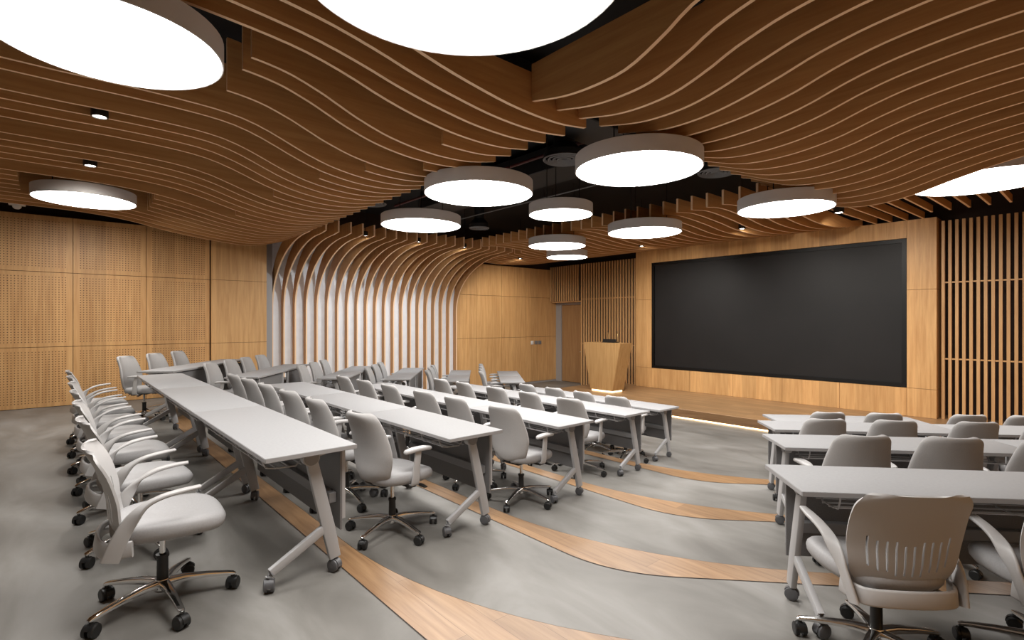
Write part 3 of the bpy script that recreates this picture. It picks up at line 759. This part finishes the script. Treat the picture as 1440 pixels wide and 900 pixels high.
def shell_chair():
    t = thing('swivel_chair', 'x', 'chair')
    star_base(t, .32, R(10))
    m = MB(); m.box(-.09, .09, -.12, .10, .385, .415, .01, 2); m.build('mechanism', M['blackpl'], t)
    m = cushion(.51, .50, .40, .092, .03, .05); m.build('seat', M['leather'], t, 60)
    # slotted shell back
    nslot = 10; W0 = .225
    xs_ = [-1.0, -.96, -.9]
    c0 = -.70; step_ = 1.40 / (nslot - 1); sw = .018
    for k in range(nslot):
        cx = c0 + step_ * k; xs_ += [cx - sw, cx + sw]
        if k < nslot - 1: xs_ += [cx + step_ / 2]
    xs_ += [.9, .96, 1.0]; xs_.sort()
    zs = [.43, .437, .45, .465, .48, .50, .52, .54, .56, .58, .60, .62, .64, .66, .69, .72, .75, .78, .80, .82, .835, .845, .85]
    def wid(z):
        w_ = interp([(.43, .195), (.52, .225), (.66, .243), (.85, .238)], z)
        r_ = .055
        if z > .85 - r_: q = r_ - (.85 - z); w_ = w_ - r_ + math.sqrt(max(0, r_ * r_ - q * q))
        r_ = .05
        if z < .43 + r_: q = r_ - (z - .43); w_ = w_ - r_ + math.sqrt(max(0, r_ * r_ - q * q))
        return w_
    def yb(z): return interp([(.43, -.195), (.52, -.215), (.62, -.225), (.75, -.262), (.85, -.315)], z)
    bm = MB()
    def P(u, z): return (wid(z) * u, yb(z) + .045 * (abs(u) ** 2.2), z + .016 * (1 - u * u) * max(0, (z - .7) / .15))
    G = [[bm.bm.verts.new(P(u, z)) for u in xs_] for z in zs]
    for a_ in range(len(zs) - 1):
        zc = (zs[a_] + zs[a_ + 1]) / 2
        for b_ in range(len(xs_) - 1):
            uc = (xs_[b_] + xs_[b_ + 1]) / 2
            slot = False
            for k in range(nslot):
                cx = c0 + step_ * k
                if abs(uc - cx) < sw * .9:
                    lo = .475 + .05 * (abs(cx) / .7) ** 2; hi_ = .625 + .03 * (abs(cx) / .7)
                    slot = lo < zc < hi_
            if not slot: bm.bm.faces.new((G[a_][b_], G[a_][b_ + 1], G[a_ + 1][b_ + 1], G[a_ + 1][b_]))
    bmesh.ops.recalc_face_normals(bm.bm, faces=bm.bm.faces[:])
    bmesh.ops.solidify(bm.bm, geom=bm.bm.faces[:], thickness=.011)
    bm.build('backrest', M['shell'], t, 50)
    # cradle under the back joining both arms
    m = MB(); pts = bezc([(-.235, -.13, .40), (-.19, -.225, .395), (-.08, -.262, .40), (.08, -.262, .40), (.19, -.225, .395), (.235, -.13, .40)], 6)
    m.sweep(pts, [.075] * len(pts), [.02] * len(pts), (0, .15, 1), rnd=.45)
    for s_ in (-1, 1):
        q = bezc([(s_ * .16, -.235, .40), (s_ * .12, -.12, .395), (s_ * .06, -.03, .395)], 6); m.sweep(q, .05, .016, (1, 0, 0), rnd=.4)
    m.build('back_cradle', M['shell'], t, 50)
    for s_ in (-1, 1):
        m = MB()
        pts = bezc([(s_ * .225, -.215, .355), (s_ * .24, -.185, .44), (s_ * .252, -.14, .53), (s_ * .263, -.085, .595), (s_ * .272, -.02, .628), (s_ * .276, .06, .643), (s_ * .272, .14, .65)], 6)
        n_ = len(pts)
        sides = []
        for i in range(n_):
            f = min(1, max(0, (i / (n_ - 1) - .25) / .35)); sides.append(Vector((0, 1, 0)) * (1 - f) * .9 + Vector((s_ * 1.0, 0, 0)) * f)
        m.sweep(pts, lerp_list([.075, .072, .062, .054, .05, .048, .034], n_), lerp_list([.018, .018, .018, .018, .018, .018, .014], n_), sides, rnd=.4)
        m.build('armrest', M['shell'], t, 50)
    return t

def task_chair():
    t = thing('swivel_chair', 'x', 'chair')
    star_base(t, .33, R(0))
    m = MB(); m.box(-.11, .11, -.16, .11, .385, .425, .012, 2); m.box(-.26, .26, -.03, .03, .392, .408, .004, 1)
    m.sweep(bezc([(0, -.12, .405), (0, -.17, .408), (0, -.195, .42), (0, -.2, .445)], 6), .09, .022, (1, 0, 0), rnd=.35)
    m.build('mechanism', M['blackpl'], t)
    m = MB(); m.sweep([(.10, .06, .40), (.21, .075, .398), (.25, .08, .392), (.30, .085, .385)], [.016, .016, .04, .03], [.01, .01, .012, .008], (0, 1, 0)); m.build('lever', M['blackpl'], t)
    m = cushion(.50, .49, .41, .09, .03, .05); m.build('seat', M['leather'], t, 60)
    # upholstered high back, widest at the loins
    ZB, ZT = .43, .945
    nv = 34; nu = 18
    def wid(z):
        w_ = interp([(ZB, .17), (.50, .205), (.60, .235), (.66, .238), (.78, .218), (ZT, .182)], z)
        r_ = .06
        if z > ZT - r_: q = r_ - (ZT - z); w_ = w_ - r_ + math.sqrt(max(0, r_ * r_ - q * q))
        r_ = .075
        if z < ZB + r_: q = r_ - (z - ZB); w_ = w_ - r_ + math.sqrt(max(0, r_ * r_ - q * q))
        return w_
    def yc(z): return interp([(ZB, -.20), (.50, -.218), (.60, -.222), (.70, -.235), (.82, -.27), (ZT, -.325)], z)
    m = MB(); zs = [ZB + (ZT - ZB) * (.5 - .5 * math.cos(PI * k / nv)) for k in range(nv + 1)]
    rings = []
    for z in zs:
        e_ = min(1, min(z - ZB, ZT - z) / .03); tz = .30 + .70 * math.sqrt(max(0, 1 - (1 - e_) ** 2))
        ring = []
        us = [math.sin(PI / 2 * (-1 + 2 * k / nu)) for k in range(nu + 1)]
        fr = []; bk = []
        for u in us:
            th = .022 * tz * (max(.0, 1 - abs(u) ** 7)) ** .5 + .004
            y0 = yc(z) + .060 * abs(u) ** 2.3
            fr.append((wid(z) * u, y0 + th, z)); bk.append((wid(z) * u, y0 - th, z))
        rings.append(fr + bk[::-1])
    m.loft(rings); m.build('backrest', M['fabric'], t, 60)
    for s_ in (-1, 1):
        m = MB()
        pts = bezc([(s_ * .17, .02, .402), (s_ * .245, .02, .405), (s_ * .264, .02, .44), (s_ * .266, .03, .55), (s_ * .264, .045, .655)], 5)
        n_ = len(pts)
        m.sweep(pts, lerp_list([.06, .07, .065, .055, .05], n_), .018, (0, 1, 0), rnd=.3)
        ar = m.build('armrest', M['shell'], t, 45)
        m = MB(); rings = []
        for sc, z in ((.8, .652), (1, .658), (1, .668), (.9, .677), (.6, .680)):
            rings.append([(s_ * .260 + px * sc, .045 + py * (1 - (1 - sc) * .35), z + .010 * (py / .12) ** 2 * -1) for px, py in superell(.034, .12, 24, 3)])
        m.loft(rings); m.build('arm_pad', M['shell'], ar, 60)
    return t
SHELL = shell_chair(); TASK = task_chair(); _used = {}
def chair(kind, x, y, z, rz, label, group):
    proto = SHELL if kind == 's' else TASK
    o = proto if kind not in _used else copy_tree(proto)
    _used[kind] = 1
    o.location = (x, y, z); o.rotation_euler = (0, 0, rz); o['label'] = label; o['group'] = group
# rearmost row: slotted shell chairs
for i, (x, rz) in enumerate(((-3.21, -4), (-4.13, 3), (-5.0, -2), (-5.83, 2), (-6.63, -3), (-7.42, 0), (-8.25, 2))):
    chair('s', x, .42, TZ[1], R(rz), 'grey slotted-back armchair on castors in the rearmost row, %s from the camera' % ordn(i + 1), 'slotted-back chairs')
CROWS = {2: ([-3.55, -4.42, -5.12, -5.80, -6.47, -7.1], 1.94, 'second row'), 3: ([-3.70, -4.46, -5.10, -5.88, -6.60, -7.25], 3.40, 'third row'),
         4: ([-4.27, -4.97, -5.67, -6.42, -7.05], 4.93, 'fourth row'), 5: ([-4.57, -5.18, -5.80, -6.42], 6.25, 'front row')}
for k, (xs_, y, nm) in CROWS.items():
    for i, x in enumerate(xs_):
        chair('t', x, y + (0 if i else -.02), TZ[k], R([6, -2, 2, -2, 1, -2][i]), 'grey upholstered swivel chair in the centre block, %s, %s from the aisle' % (nm, ordn(i + 1)), 'upholstered swivel chairs')
fw = (-.7501, .6613); rt = (.6613, .7501)
def cam_xy(lat, d): return (lat * rt[0] + d * fw[0], lat * rt[1] + d * fw[1])
# right block
for i, s_ in enumerate((.31, 1.07, 1.85)):
    fx, fy, _ = RIGHT[2]; bx = fx + ux * s_ - nx_ * (DD + .06); by = fy + uy * s_ - ny_ * (DD + .06)
    chair('s', bx, by, TZ[2], RW + R([3, -6, 4][i]), 'grey slotted-back armchair at the nearest right desk, %s' % ('seen from behind beside the aisle' if i == 0 else 'second from the aisle' if i == 1 else 'third from the aisle'), 'slotted-back chairs')
for k, lats, d, nm in ((3, (2.46, 3.06, 3.66), 3.86, 'second right row'), (4, (3.0, 3.64, 4.33, 4.97), 5.18, 'third right row'), (5, (3.72, 4.36, 5.24, 5.86), 6.32, 'farthest right row')):
    fx, fy, _ = RIGHT[k]
    for i, la in enumerate(lats):
        # distance along the desk from its aisle end
        px, py = cam_xy(la, d); s_ = (px - fx) * ux + (py - fy) * uy
        bx = fx + ux * s_ - nx_ * (DD + .13); by = fy + uy * s_ - ny_ * (DD + .13)
        chair('t', bx, by, TZ[k], RW + R([3, -2, 2, -2][i]), 'grey upholstered swivel chair in the %s, %s from the aisle' % (nm, ordn(i + 1)), 'upholstered swivel chairs')
# left wing
LCH = [3, 4, 3, 3, 3, 4]
for (k, fx, fy, nm), n in zip(LEFT, LCH):
    for i in range(n):
        s_ = .36 + (.66 if n == 3 else .62) * i
        bx = fx + lx * s_ - lnx * (DD + .12); by = fy + ly * s_ - lny * (DD + .12)
        chair('t', bx, by, TZ[k], -LW + R([2, -2, 2, -1][i]), 'grey upholstered swivel chair in the left wing, %s row, %s along it' % (nm.split(' ')[0].strip(','), ordn(i + 1)), 'upholstered swivel chairs')

# ------------------------------------------------------------------ camera, world, view
cam = bpy.data.cameras.new('camera'); co = bpy.data.objects.new('camera', cam); COL.objects.link(co)
cam.sensor_width = 36; cam.lens = 730 / 1440 * 36; cam.shift_y = 2 / 1440; cam.clip_start = .05
co.location = (0, 0, 2.0); co.rotation_euler = (R(90), 0, R(48.6))
scene.camera = co
wd = bpy.data.worlds.new('World'); scene.world = wd; wd.use_nodes = True
wd.node_tree.nodes['Background'].inputs[0].default_value = (0, 0, 0, 1)
scene.cycles.max_bounces = 14; scene.cycles.diffuse_bounces = 8; scene.cycles.glossy_bounces = 4
scene.view_settings.view_transform = 'Standard'; scene.view_settings.look = 'None'
scene.view_settings.gamma = 1; scene.view_settings.exposure = 0.74; scene.view_settings.use_curve_mapping = False
